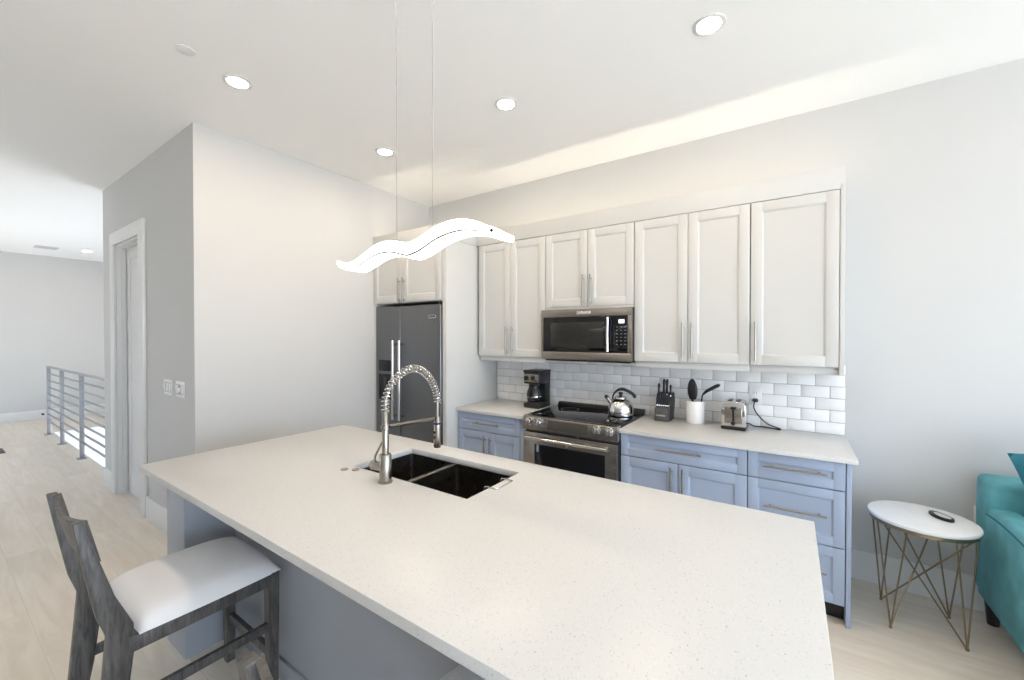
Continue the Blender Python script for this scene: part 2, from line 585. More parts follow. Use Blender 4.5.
# fascia board that closes the top of the cabinet run
m = MB()
link('side_filler', MB().box(XL + .001, -3.374, YF + .012, YF + .032, 0, 1.83, .001), CABW, r)
m.box(-2.4405, .253, YU, YU + .02, ZU1 + .004, 2.486, .0015)
m.box(-2.462, -2.44, YF + .022, YB - .002, ZU1 + .004, 2.486, .0015)
m.box(XL + .001, -2.4405, YF, YF + .0215, ZU1 + .004, 2.486, .0015)
m.box(.233, .253, YU + .02, YB - .001, ZU1 + .032, 2.486, .0015)
t = link('cabinet_fascia', m, CABW)
tag(t, 'plain white fascia board running along the top of all the wall cabinets', 'trim board')
# warm LED tape lying on top of the cabinets
t = link('led_strip', MB().box(-2.40, .20, 3.022, 3.034, ZU1 + .03, ZU1 + .036, .001), STRIP_E)
tag(t, 'warm LED tape hidden on top of the long cabinet run', 'light strip', 'LED tapes on top of the cabinets')
t = link('led_strip', MB().box(-3.36, -2.50, 2.592, 2.604, ZU1 + .03, ZU1 + .036, .001), STRIP_E)
tag(t, 'warm LED tape hidden on top of the cabinet over the refrigerator', 'light strip', 'LED tapes on top of the cabinets')

# ------------------------------------------------------------------ microwave
r = thing('microwave', 'stainless over-range microwave under the short cabinet', 'microwave', (-1.333, YB, 1.326))
x0, x1, y0, z0, z1 = -1.712, -.954, 2.94, 1.328, 1.729
link('body', MB().box(x0 + .004, x1 - .001, y0 + .03, YB - .011, z0 - .004, z1, .004), DARKG, r)
link('bottom_grille', MB().box(x0 + .03, x1 - .02, y0 + .02, YB - .05, z0 - .014, z0 - .003, .003), BLACK, r)
m = MB()
m.box(x0, x1, y0, y0 + .03, z1 - .062, z1, .003)
m.box(x0, x1, y0, y0 + .03, z0, z0 + .062, .003)
m.box(x0, x0 + .02, y0, y0 + .03, z0 + .06, z1 - .06, .002)
m.box(x1 - .030, x1, y0, y0 + .03, z0 + .06, z1 - .06, .002)
link('front_frame', m, STEEL, r)
d = link('door', MB().box(x0 + .02, x1 - .160, y0 + .004, y0 + .03, z0 + .0625, z1 - .0625, .002), BLACKG, r)
link('window', MB().box(x0 + .085, x1 - .215, y0 + .002, y0 + .006, z0 + .095, z1 - .105, .001), mat('microwave_window_mesh', (0.022, 0.022, 0.020), 0.14, var=0.15, vscale=40), d)
m = MB()
xh = x1 - .170
m.tube([(xh, y0 - .036, z0 + .072), (xh, y0 - .042, (z0 + z1) / 2), (xh, y0 - .036, z1 - .072)], .0095, 12)
for zz in (z0 + .084, z1 - .084):
    m.tube([(xh, y0 + .004, zz), (xh, y0 - .036, zz)], .008, 10)
link('handle', m, CHROME, d)
c = link('control_panel', MB().box(x1 - .158, x1 - .031, y0 + .003, y0 + .03, z0 + .0625, z1 - .0625, .002), BLACKG, r)
link('display', MB().box(x1 - .098, x1 - .056, y0 + .0015, y0 + .004, z1 - .118, z1 - .090), DISP_E, c)
KP = mat('keypad_print', (0.22, 0.22, 0.23), 0.5, var=.02)
for i in range(3):
    for j in range(6):
        zz = z1 - .142 - j * .026
        link('key', MB().box(x1 - .118 + i * .032, x1 - .118 + i * .032 + .013, y0 + .0018, y0 + .004, zz - .006, zz), KP, c)
bd = link('badge', MB().box(-1.392, -1.272, y0 - .002, y0 + .002, z1 - .045, z1 - .018, .001), CHROME, r)
link('badge_inlay', MB().box(-1.380, -1.284, y0 - .0028, y0, z1 - .039, z1 - .024, .0005), mat('badge_grey_inlay', (.5, .48, .45), .4, var=.02), bd)

# ------------------------------------------------------------------ base cabinets
YD, ZD0 = 2.715, .107
def drawer(root, x0, x1, z0, z1, hz, hl):
    m = MB()
    front(m, x0 + G, x1 - G, z0, z1, YD, fr=.05)
    d = link('drawer', m, CABB, root)
    pull(d, (x0 + x1) / 2, YD, hz, hl, False)
BG = 'blue-grey base cabinets along the back wall'
def base_cab(label, x0, x1):
    r = thing('base_cabinet', label, 'cabinet', ((x0 + x1) / 2, YB, 0), BG)
    m = MB()
    m.box(x0 + .001, x1 - .001, YD + .022, YB - .002, .10, CT - .029)
    link('carcass', m, CABB, r)
    link('toe_kick', MB().box(x0 + .001, x1 - .001, YD + .075, YB - .002, 0, .0995), BLACK, r)
    return r
ZT = CT - .034
r = base_cab('blue-grey base cabinet with drawer and two doors under the coffee maker', -2.438, -1.725)
drawer(r, -2.436, -1.775, .708, ZT, .776, .27)
door_part(r, -2.436, -2.090, ZD0, .703, YD, CABB, -2.118, .585, .18)
door_part(r, -2.090, -1.775, ZD0, .703, YD, CABB, -2.062, .585, .18)
link('filler_strip', MB().box(-1.773, -1.726, YD + .002, YD + .022, ZD0, ZT, .001), CABB, r)
r = base_cab('blue-grey base cabinet with drawer over two doors, right beside the range', -.957, -.203)
drawer(r, -.955, -.203, .709, ZT, .786, .27)
door_part(r, -.955, -.583, ZD0, .704, YD, CABB, -.622, .605, .16)
door_part(r, -.583, -.203, ZD0, .704, YD, CABB, -.553, .605, .16)
r = base_cab('blue-grey three-drawer base cabinet with end panel, under the cord and outlet', -.202, .243)
drawer(r, -.202, .241, .709, ZT, .788, .285)
drawer(r, -.202, .241, .408, .704, .564, .285)
drawer(r, -.202, .241, ZD0, .403, .265, .285)
link('end_panel', MB().box(.243, .264, YD - .002, YB - .002, 0, CT - .029, .0015), CABB, r)

# counters
t = link('countertop', MB().box(-.957, .287, 2.690, YB - .002, CT - .028, CT, .003), QUARTZ)
tag(t, 'white speckled quartz counter carrying the toaster and knife block', 'countertop', 'quartz counters along the back wall')
t = link('countertop', MB().box(-2.439, -1.725, 2.690, YB - .002, CT - .028, CT, .003), QUARTZ)
tag(t, 'short white quartz counter carrying the coffee maker', 'countertop', 'quartz counters along the back wall')

# backsplash
r = thing('tile_backsplash', 'white subway tile backsplash with grey grout behind counter and range', 'backsplash', (-1.07, YB, CT))
link('grout_bed', MB().box(-2.439, .287, YB - .0065, YB - .0005, CT, 1.332), GROUT, r)
m = MB()
for k in range(6):
    z0 = CT + .001 + k * .0765
    z1 = min(z0 + .0738, 1.331)
    xe = .287 - (.0765 if k % 2 else 0)
    if k % 2:
        m.box(xe + .0013, .287, YB - .0095, YB - .004, z0, z1, .0018)
    while xe > -2.435:
        xs = max(xe - .1515, -2.438)
        if xe - xs > .012:
            m.box(xs + .0013, xe - .0013, YB - .0095, YB - .004, z0, z1, .0018)
        xe -= .1515
link('tiles', m, TILE, r)

# ------------------------------------------------------------------ range
r = thing('range', 'slide-in stainless range with black glass cooktop between the counters', 'range', (-1.341, YB, 0))
x0, x1, yf = -1.7215, -.9605, 2.668
link('body', MB().box(x0 + .003, x1 - .003, yf + .045, YB - .012, .02, .882, .003), DARKG, r)
ct = link('cooktop', MB().box(x0, x1, yf + .04, YB - .045, .882, .9015, .003), BLACKG, r)
RP = mat('burner_print', (.06, .06, .065), .3, var=.02)
for (bx, by, br) in ((-1.53, 2.86, .095), (-1.15, 2.86, .11), (-1.53, 3.11, .075), (-1.15, 3.11, .09)):
    link('burner_ring', MB().lathe([(br, 0), (br, .0004), (br - .003, .0004), (br - .003, 0)], (bx, by, .9014), n=40, caps=False), RP, ct)
link('rear_vent', MB().prism([(YB - .068, .8995), (YB - .013, .8995), (YB - .013, .930), (YB - .040, .930), (YB - .060, .921)], 'x', x0, x1, .003), BLACK, r)
# sloped control panel
p = link('control_panel', MB().prism([(yf, .797), (yf + .05, .797), (yf + .05, .9025), (yf + .032, .9035), (yf + .010, .897)], 'x', x0, x1, .003), STEEL, r)
link('panel_end_cap', MB().box(x1 - .004, x1 + .002, yf + .004, yf + .052, .800, .904, .001), CHROME, p)
for kx in (-1.660, -1.570, -1.110, -1.018):
    k = link('knob', MB().lathe([(.031, .006), (.031, -.004), (.027, -.006), (.025, -.030), (.022, -.034), (.002, -.035)], (kx, yf + .003, .863), 'y', 24), CHROME, p)
    link('knob_grip', MB().box(kx - .005, kx + .005, yf - .042, yf - .030, .843, .883, .003), CHROME, k)
link('display_glass', MB().prism([(yf - .0005, .815), (yf + .004, .815), (yf + .0105, .885), (yf + .0055, .885)], 'x', -1.50, -1.18), mat('dark_steel_display', (.22, .20, .175), .24, .9, var=.02), p)
# oven door
d = link('oven_door', MB().box(x0 + .004, x1 - .004, yf + .006, yf + .045, .20, .778, .004), STEEL, r)
link('door_window', MB().box(-1.615, -1.050, yf + .002, yf + .010, .33, .692, .003), BLACKG, d)
m = MB()
m.tube([(x0 + .055, yf - .048, .747), (x1 - .055, yf - .048, .747)], .0115, 14)
for xx in (x0 + .075, x1 - .075):
    m.tube([(xx, yf + .008, .747), (xx, yf - .048, .747)], .010, 10)
link('handle', m, CHROME, d)
link('badge', MB().box(-1.353, -1.329, yf + .003, yf + .008, .703, .721, .002), CHROME, d)
link('storage_drawer', MB().box(x0 + .004, x1 - .004, yf + .008, yf + .045, .035, .193, .004), STEEL, r)
for kx in (x0 + .05, x1 - .05):
    for ky in (yf + .1, YB - .08):
        link('foot', MB().lathe([(.018, 0), (.018, .021)], (kx, ky, 0), n=16), BLACK, r)

# ------------------------------------------------------------------ refrigerator
r = thing('refrigerator', 'dark stainless side-by-side refrigerator with dispenser in the white alcove', 'refrigerator', (-2.93, 2.9, 0))
x0, x1, yf = -3.370, -2.494, 2.560
link('cabinet_body', MB().box(x0 + .004, x1 - .002, yf + .075, YB - .02, .02, 1.782, .004), DARKG, r)
link('toe_grille', MB().box(x0 + .01, x1 - .01, yf + .03, yf + .074, .005, .075, .003), BLACK, r)
fz = link('freezer_door', MB().box(x0, -3.011, yf, yf + .068, .08, 1.795, .012, 3), STEELD, r)
rf = link('fridge_door', MB().box(-3.005, x1, yf, yf + .068, .08, 1.795, .012, 3), STEELD, r)
for prt, hx in ((fz, -3.052), (rf, -2.962)):
    m = MB()
    m.tube([(hx, yf - .055, .74), (hx, yf - .055, 1.475)], .0135, 14)
    for zz in (.775, 1.44):
        m.tube([(hx, yf + .004, zz), (hx, yf - .055, zz)], .011, 10)
    link('handle', m, CHROME, prt)
dp = link('dispenser', MB().box(-3.318, -3.105, yf - .005, yf + .012, 1.178, 1.285, .004), BLACKG, fz)
m = MB()
m.box(-3.318, -3.290, yf - .006, yf + .012, .905, 1.152, .002)
m.box(-3.130, -3.105, yf - .006, yf + .012, .905, 1.152, .002)
m.box(-3.290, -3.130, yf - .006, yf + .012, 1.125, 1.152, .002)
m.box(-3.290, -3.130, yf - .010, yf + .012, .905, .925, .002)
m.box(-3.290, -3.130, yf - .001, yf + .010, .925, 1.125)
link('dispenser_recess', m, BLACK, fz)
link('dispenser_paddle', MB().box(-3.245, -3.205, yf - .006, yf + .004, .985, 1.115, .003), DARKG, dp)
m = MB()
bx0, bx1, bz0, bz1 = -2.635, -2.545, 1.672, 1.702
m.box(bx0, bx1, yf - .003, yf + .002, bz0, bz0 + .005, .001)
m.box(bx0, bx1, yf - .003, yf + .002, bz1 - .005, bz1, .001)
m.box(bx0, bx0 + .005, yf - .003, yf + .002, bz0, bz1, .001)
m.box(bx1 - .005, bx1, yf - .003, yf + .002, bz0, bz1, .001)
link('badge', m, CHROME, rf)
link('hinge_cover', MB().box(-2.535, x1 + .002, yf + .01, yf + .12, 1.796, 1.815, .004), BLACK, r)

# ------------------------------------------------------------------ island
IX0, IX1, IY0, IY1 = -2.620, .070, .612, 1.718
r = thing('kitchen_island', 'blue-grey kitchen island base with recessed seating side, under the quartz top', 'island', (-1.28, 1.2, 0))
m = MB()
SX0, SX1, SY0, SY1 = -1.752, -1.030, 1.200, 1.572
m.box(-2.56, SX0 - .03, .912, 1.69, 0, CT - .031)
m.box(SX1 + .03, .035, .912, 1.69, 0, CT - .031)
m.box(SX0 - .03, SX1 + .03, .912, SY0 - .03, 0, CT - .031)
m.box(SX0 - .03, SX1 + .03, SY1 + .03, 1.69, 0, CT - .031)
m.box(SX0 - .03, SX1 + .03, SY0 - .03, SY1 + .03, 0, .10)
link('body', m, CABI, r)
link('end_pier', MB().box(-2.560, -2.330, .704, .912, 0, CT - .031, .002), CABI, r)
link('end_pier', MB().box(-.195, .035, .704, .912, 0, CT - .031, .002), CABI, r)
m = MB()
m.box(-2.33, -.195, .898, .9115, 0, .09, .003)
link('baseboard', m, CABI, r)
m = MB()
m.box(IX0, SX0, IY0, IY1, CT - .030, CT)
m.box(SX1, IX1, IY0, IY1, CT - .030, CT)
m.box(SX0, SX1, IY0, SY0, CT - .030, CT)
m.box(SX0, SX1, SY1, IY1, CT - .030, CT)
def slab_with_hole(X0, X1, Y0, Y1, hx0, hx1, hy0, hy1, z0, z1, bev):
    b = bmesh.new()
    oz = []
    for z in (z0, z1):
        o_ = [b.verts.new((x, y, z)) for x, y in ((X0, Y0), (X1, Y0), (X1, Y1), (X0, Y1))]
        i_ = [b.verts.new((x, y, z)) for x, y in ((hx0, hy0), (hx1, hy0), (hx1, hy1), (hx0, hy1))]
        for k in range(4):
            l = (k + 1) % 4
            b.faces.new((o_[k], o_[l], i_[l], i_[k]))
        oz.append((o_, i_))
    for s_ in (0, 1):
        for k in range(4):
            l = (k + 1) % 4
            b.faces.new((oz[0][s_][k], oz[0][s_][l], oz[1][s_][l], oz[1][s_][k]))
    bmesh.ops.recalc_face_normals(b, faces=list(b.faces))
    ed = [e for e in b.edges if e.calc_face_angle(0) > .5]
    bmesh.ops.bevel(b, geom=ed, offset=bev, segments=2, profile=.5, affect='EDGES')
    return MB().bm(b)
t = link('island_countertop', slab_with_hole(IX0, IX1, IY0, IY1, SX0, SX1, SY0, SY1, CT - .030, CT, .0025), QUARTZ)
tag(t, 'large white speckled quartz island top with sink cutout', 'countertop')

# sink: two dark steel bowls hung under the cutout
r = thing('sink', 'dark double-bowl undermount sink set in the island top', 'sink', (-1.39, 1.386, CT - .24))
def bowl(x0, x1, y0, y1, zt, depth, rad=.018, n=5):
    """open-topped basin with rounded corners and a little wall thickness"""
    def loop(o, z, rr):
        pts = []
        for (cx, cy, a0) in ((x1 - o - rr, y1 - o - rr, 0), (x0 + o + rr, y1 - o - rr, 90), (x0 + o + rr, y0 + o + rr, 180), (x1 - o - rr, y0 + o + rr, 270)):
            for k in range(n + 1):
                a = math.radians(a0 + 90 * k / n)
                pts.append((cx + rr * math.cos(a), cy + rr * math.sin(a), z))
        return pts
    L_ = [loop(-.012, zt - .004, rad + .012), loop(-.012, zt, rad + .012), loop(0, zt, rad), loop(.001, zt - depth + .02, rad), loop(.006, zt - depth + .006, rad), loop(.020, zt - depth, rad)]
    O_ = [loop(-.012, zt - .004, rad + .012), loop(-.003, zt - .004, rad), loop(-.003, zt - depth - .003, rad)]
    m = MB()
    N = len(L_[0])
    for S in (L_, O_):
        m.grid([q + [q[0]] for q in S])
        m.add(S[-1], [tuple(range(N))])
    return m
zt = CT - .031
b1 = link('basin', bowl(SX0 - .004, -1.437, SY0 - .004, SY1 + .004, zt, .205), SINKM, r)
b2 = link('basin', bowl(-1.421, SX1 + .004, SY0 - .004, SY1 + .004, zt, .205), SINKM, r)
link('divider_rim', MB().box(-1.442, -1.416, SY0 - .002, SY1 + .002, zt - .003, zt + .001, .001), STEEL, r)
for b_, cx in ((b1, -1.595), (b2, -1.225)):
    link('drain', MB().lathe([(.042, 0), (.042, .003), (.034, .004), (.030, .001), (.004, .0015)], (cx, 1.40, zt - .205), n=28), STEEL, b_)

# wire caddy hooked over the sink edge
m = MB()
ya, yb_ = 1.335, 1.452
m.tube([(SX1 - .035, ya, CT - .045), (SX1 - .016, ya, CT + .002), (SX1 - .010, ya, CT + .0045), (SX1 + .040, ya, CT + .0045), (SX1 + .044, ya + .006, CT + .0045), (SX1 + .044, yb_ - .006, CT + .0045), (SX1 + .040, yb_, CT + .0045), (SX1 - .010, yb_, CT + .0045), (SX1 - .016, yb_, CT + .002), (SX1 - .035, yb_, CT - .045)], .0032, 8)
m.tube([(SX1 - .035, ya, CT - .045), (SX1 - .035, ya, CT - .13), (SX1 - .035, yb_, CT - .13), (SX1 - .035, yb_, CT - .045)], .0028, 8)
for k in range(1, 6):
    yy = ya + (yb_ - ya) * k / 6
    m.tube([(SX1 - .035, yy, CT - .13), (SX1 - .035, yy, CT - .055)], .002, 6)
t = link('sponge_caddy', m, CHROME)
tag(t, 'small wire caddy hooked over the short edge of the island sink', 'caddy')

# two small chrome caps beside the tap
for (cx, cy, lab) in ((-1.733, 1.138, 'small round chrome button on the island, further from the faucet'), (-1.686, 1.166, 'small round chrome cap on the island, nearer to the faucet')):
    t = link('deck_cap', MB().lathe([(.017, 0), (.017, .003), (.0145, .005), (.010, .005), (.008, .0035), (.001, .0035)], (cx, cy, CT), n=24), NICKEL)
    tag(t, lab, 'button', 'chrome caps beside the sink')

# faucet
fx, fy = -1.436, 1.139
r = thing('faucet', 'tall spring-neck kitchen faucet standing at the island sink', 'faucet', (fx, fy, CT))
link('base', MB().lathe([(.030, 0), (.030, .006), (.0255, .008), (.0255, .118), (.023, .122), (.015, .124)], (fx, fy, CT), n=32), STEEL, r)
link('riser', MB().lathe([(.0145, .118), (.0145, .305), (.012, .308)], (fx, fy, CT), n=24), STEEL, r)
arc = [(1.139, 1.19), (1.139, 1.225), (1.150, 1.265), (1.175, 1.308), (1.212, 1.338), (1.252, 1.359), (1.295, 1.367), (1.338, 1.358), (1.375, 1.336), (1.408, 1.304), (1.432, 1.265), (1.447, 1.225), (1.452, 1.185), (1.452, 1.10)]
def smooth_path(pts, sub=8):
    out = []
    n = len(pts)
    P = [Vector(p) for p in pts]
    for i in range(n - 1):
        a, b, c, d = P[max(i - 1, 0)], P[i], P[i + 1], P[min(i + 2, n - 1)]
        for k in range(sub):
            t = k / sub
            out.append(.5 * ((2 * b) + (c - a) * t + (2 * a - 5 * b + 4 * c - d) * t * t + (3 * b - a - 3 * c + d) * t ** 3))
    out.append(P[-1])
    return out
path = smooth_path([(fx, y, z) for y, z in arc], 6)
link('hose', MB().tube(path, .0075, 10), NICKEL, r)
# spring wound about the hose
acc = [0]
for i in range(1, len(path)):
    acc.append(acc[-1] + (path[i] - path[i - 1]).length)
tot = acc[-1]
L0, L1 = .0, tot - .085
pitch = .0165
turns = (L1 - L0) / pitch
N = int(turns * 14)
hel = []
for i in range(N + 1):
    s_ = L0 + (L1 - L0) * i / N
    j = 0
    while j < len(acc) - 2 and acc[j + 1] < s_:
        j += 1
    tt = (s_ - acc[j]) / max(1e-9, acc[j + 1] - acc[j])
    p = path[j].lerp(path[j + 1], tt)
    tg = (path[j + 1] - path[j]).normalized()
    nx = Vector((1, 0, 0))
    ny = tg.cross(nx)
    a = 2 * PI * turns * i / N
    rr = .0160
    hel.append(p + (nx * math.cos(a) + ny * math.sin(a)) * rr)
link('spring', MB().tube(hel, .0024, 6), CHROME, r)
link('docking_arm', MB().tube([(fx, fy + .008, 1.126), (fx, 1.430, 1.112)], .0085, 12).lathe([(.0195, -.010), (.0195, .010)], (fx, fy, 1.126), n=24).lathe([(.0165, -.004), (.0165, .012)], (fx, 1.452, 1.106), n=24), STEEL, r)
sh = link('spray_head', MB().lathe([(.004, .140), (.011, .139), (.0155, .134), (.0175, .112), (.0180, .085), (.0185, .06), (.0195, .01), (.017, 0), (.003, .001)], (fx, 1.452, .968), n=28), STEEL, r)
link('blue_ring', MB().lathe([(.0180, -.005), (.0187, -.004), (.0187, .004), (.0180, .005)], (fx, 1.452, 1.086), n=28), mat('navy_band', (.01, .02, .09), .35, var=.02), sh)
link('spray_buttons', MB().lathe([(.006, 0), (.006, -.004), (.003, -.005)], (fx, 1.452 - .0180, 1.045), 'y', 12).lathe([(.006, 0), (.006, -.004), (.003, -.005)], (fx, 1.452 - .0184, 1.020), 'y', 12), BLACK, sh)
hv = link('valve_body', MB().lathe([(.019, 0), (.019, -.050), (.021, -.052), (.021, -.066), (.018, -.070), (.004, -.071)], (fx - .018, fy, .948), 'x', 24), STEEL, r)
link('lever', MB().tube([(fx - .075, fy, .962), (fx - .078, fy + .006, .985), (fx - .055, fy + .018, 1.035), (fx - .045, fy + .022, 1.055)], [.0055, .005, .004, .004], 10), STEEL, hv)

# ------------------------------------------------------------------ small things on the counters
# coffee maker
r = thing('coffee_maker', 'black drip coffee maker with silver control panel on the short counter', 'coffee maker', (-1.865, 3.13, CT))
x0, x1, y0, y1 = -1.938, -1.780, 3.015, 3.225
link('base', MB().box(x0, x1, y0, y1, CT, CT + .045, .012, 3), BLACK, r)
link('warming_plate', MB().lathe([(.064, 0), (.064, .006), (.001, .006)], (-1.865, 3.085, CT + .044), n=28), DARKG, r)
link('water_tank', MB().prism([(y0 + .135, CT + .04), (y1, CT + .04), (y1 + .002, CT + .2), (y1 + .012, CT + .315), (y0 + .135, CT + .315)], 'x', x0 + .004, x1 - .004, .010, 3), BLACK, r)
hd = link('brew_head', MB().box(x0, x1, y0 + .002, y1 - .03, CT + .212, CT + .312, .012, 3), BLACK, r)
link('lid', MB().box(x0 - .004, x1 + .004, y0 - .003, y1 + .006, CT + .308, CT + .330, .010, 3), BLACK, r)
pn = link('control_plate', MB().box(x0 + .006, x1 - .006, y0 - .004, y0 + .006, CT + .228, CT + .298, .004), STEEL, hd)
for kx in (-1.905, -1.835):
    link('dial', MB().lathe([(.022, 0), (.022, -.006), (.018, -.012), (.001, -.013)], (kx, y0 - .003, CT + .264), 'y', 20), BLACK, pn)
cf = link('carafe', MB().lathe([(.045, 0), (.060, .010), (.066, .045), (.062, .090), (.050, .120), (.046, .130), (.048, .140)], (-1.865, 3.080, CT + .051), n=30), COFFEE, r)
link('carafe_lid', MB().lathe([(.048, .139), (.050, .146), (.046, .156), (.010, .160)], (-1.865, 3.080, CT + .051), n=30), BLACK, cf)
link('carafe_band', MB().lathe([(.0665, .040), (.0672, .045), (.0665, .052)], (-1.865, 3.080, CT + .051), n=30, caps=False), CHROME, cf)
m = MB()
m.tube([(-1.865, 3.035, CT + .185), (-1.865, 3.008, CT + .180), (-1.865, 2.996, CT + .150), (-1.865, 3.000, CT + .105), (-1.865, 3.018, CT + .080)], [.008, .009, .009, .009, .007], 10)
link('carafe_handle', m, BLACK, cf)

# kettle
kx, ky, kz = -1.085, 3.085, .9024
r = thing('kettle', 'polished steel whistling kettle with black handle on the cooktop', 'kettle', (kx, ky, kz))
kb = link('body', MB().lathe([(.088, 0), (.096, .006), (.098, .018), (.097, .045), (.092, .075), (.080, .103), (.062, .122), (.046, .130), (.044, .136)], (kx, ky, kz), n=44), CHROME, r)
ld = link('lid', MB().lathe([(.046, .134), (.044, .142), (.030, .150), (.012, .153), (.001, .154)], (kx, ky, kz), n=36), CHROME, r)
link('lid_knob', MB().lathe([(.010, .150), (.014, .160), (.018, .172), (.016, .180), (.002, .183)], (kx, ky, kz), n=20), BLACK, ld)
ua = Vector((-.93, -.36, 0)).normalized()
C0 = Vector((kx, ky, kz))
sp = link('spout', MB().tube([C0 + ua * .062 + Vector((0, 0, .088)), C0 + ua * .090 + Vector((0, 0, .118)), C0 + ua * .108 + Vector((0, 0, .142))], [.022, .015, .012], 16), CHROME, r)
link('spout_cap', MB().tube([C0 + ua * .100 + Vector((0, 0, .132)), C0 + ua * .113 + Vector((0, 0, .148)), C0 + ua * .118 + Vector((0, 0, .152))], [.015, .014, .006], 14), BLACK, sp)
hp = smooth_path([C0 + ua * .060 + Vector((0, 0, .118)), C0 + ua * .055 + Vector((0, 0, .158)), C0 + ua * .025 + Vector((0, 0, .192)), C0 - ua * .015 + Vector((0, 0, .202)), C0 - ua * .060 + Vector((0, 0, .186)), C0 - ua * .092 + Vector((0, 0, .165)), C0 - ua * .108 + Vector((0, 0, .140))], 6)
n_ = len(hp)
link('handle', MB().tube(hp, [.006 + .0065 * min(1, max(0, (i / n_ - .2) * 4)) for i in range(n_)], 14), BLACK, r)

# knife block: upright wedge leaning back, with a lower front tier
bx0, bx1 = -.842, -.738
r = thing('knife_block', 'dark knife block with slotted front tier beside the white crock', 'knife block', (-.785, 3.19, CT))
link('block', MB().prism([(3.150, CT), (3.262, CT), (3.290, CT + .135), (3.268, CT + .200), (3.178, CT + .165)], 'x', bx0, bx1 + .008, .004), mat('black_stained_block', (.020, .019, .018), .45, var=.2), r)
fr_ = link('front_tier', MB().prism([(3.105, CT), (3.152, CT), (3.176, CT + .125), (3.130, CT + .096), (3.108, CT + .096)], 'x', bx0 + .006, bx1, .003), mat('dark_grey_block_front', (.10, .095, .095), .4, .3, var=.1), r)
link('nameplate', MB().box(-.823, -.757, 3.1035, 3.107, CT + .036, CT + .048, .001), CHROME, fr_)
def knife(x, y, z, ln, rad, lean, label, group):
    m = MB()
    d = Vector((0, lean, 1)).normalized()
    p = Vector((x, y, z))
    pts = [p + d * t for t in (-.012, 0, ln * .15, ln * .5, ln * .85, ln)]
    m.tube(pts, [rad * .7, rad * .9, rad, rad * .8, rad * 1.05, rad * .6], 10)
    k = thing('kitchen_knife', label, 'knife', (x, y, z), group)
    link('handle', m, BLACK, k)
    link('bolster', MB().tube([p - d * .016, p + d * .004], [rad * .75, rad * .95], 10), CHROME, k)
KG = 'knives standing in the knife block'
for i, (dx, dy, ln, rad, lb) in enumerate(((.014, .018, .098, .0095, 'black-handled knife at the outer edge of the block, nearest the kettle'), (.044, .048, .118, .0105, 'longest black-handled knife rising from the block top'), (.066, .048, .118, .0100, 'tall black-handled knife just right of the longest one in the block'), (.096, .030, .086, .0080, 'short black-handled knife on the block, nearest the white crock'))):
    yy = 3.178 + dy
    zz = CT + .165 + (dy / .090) * .035
    knife(bx0 + dx, yy, zz, ln, rad, .14 - .1 * 0, lb, KG)
for i in range(6):
    xx = bx0 + .014 + i * .0155
    knife(xx, 3.151, CT + .110, .090, .0062, .20, 'black-handled steak knife, number %s in the front tier counted from the kettle side' % ('one', 'two', 'three', 'four', 'five', 'six')[i], 'steak knives in the front tier of the block')

# crock and utensils
cx, cy = -.566, 3.185
t = link('utensil_crock', MB().lathe([(.058, 0), (.061, .003), (.0625, .02), (.0625, .158), (.0615, .162), (.0575, .162), (.0565, .158), (.0565, .008), (.001, .006)], (cx, cy, CT), n=40), CERAM)
tag(t, 'plain white ceramic crock holding cooking utensils', 'crock')
r = thing('serving_spoon', 'black serving spoon standing bowl-up in the white crock', 'spoon', (cx - .02, cy, CT + .01))
link('handle', MB().tube([(cx - .005, cy + .01, CT + .012), (cx - .018, cy + .012, CT + .12), (cx - .020, cy + .014, CT + .19)], .006, 8), BLACK, r)
Pg = []
for i in range(13):
    t_ = i / 12
    zc = CT + .168 + .150 * t_
    wd = .008 + .026 * math.sin(PI * min(1, .12 + .88 * t_)) ** .7 if t_ < 1 else .004
    Pg.append([(cx - .020 - .006 * t_ + wd * math.sin(a), cy + .012 - .010 * math.cos(a) * (wd / .03), zc) for a in [(-1 + 2 * j / 10) * 1.45 for j in range(11)]])
m = MB().grid(Pg)
Pb = [[(p[0], p[1] + .004, p[2]) for p in row] for row in Pg]
m.grid(Pb)
m.add(Pg[0] + Pb[0], [(j, j + 1, j + 12, j + 11) for j in range(10)])
m.add(Pg[-1] + Pb[-1], [(j, j + 1, j + 12, j + 11) for j in range(10)])
m.add([r_[0] for r_ in Pg] + [r_[0] for r_ in Pb], [(j, j + 1, j + 14, j + 13) for j in range(12)])
m.add([r_[-1] for r_ in Pg] + [r_[-1] for r_ in Pb], [(j, j + 1, j + 14, j + 13) for j in range(12)])
link('bowl', m, BLACK, r)
r = thing('spatula', 'black bent turner leaning out of the crock towards the toaster', 'spatula', (cx + .03, cy, CT + .01))
link('handle', MB().tube([(cx + .005, cy, CT + .014), (cx + .040, cy - .004, CT + .150), (cx + .045, cy - .005, CT + .200), (cx + .056, cy - .006, CT + .222)], .0055, 8), BLACK, r)
link('blade', MB().tube([(cx + .050, cy - .006, CT + .212), (cx + .075, cy - .006, CT + .238), (cx + .130, cy - .007, CT + .272), (cx + .152, cy - .007, CT + .284), (cx + .160, cy - .007, CT + .286)], [.007, .012, .0135, .012, .005], 10), BLACK, r)
r = thing('silicone_scraper', 'blue silicone scraper half hidden behind the black spoon', 'scraper', (cx - .035, cy + .03, CT + .01))
link('handle', MB().tube([(cx - .015, cy + .030, CT + .012), (cx - .034, cy + .034, CT + .20)], .005, 8), BLACK, r)
link('blade', MB().box(cx - .060, cx - .018, cy + .031, cy + .039, CT + .195, CT + .268, .004), BLUEP, r)

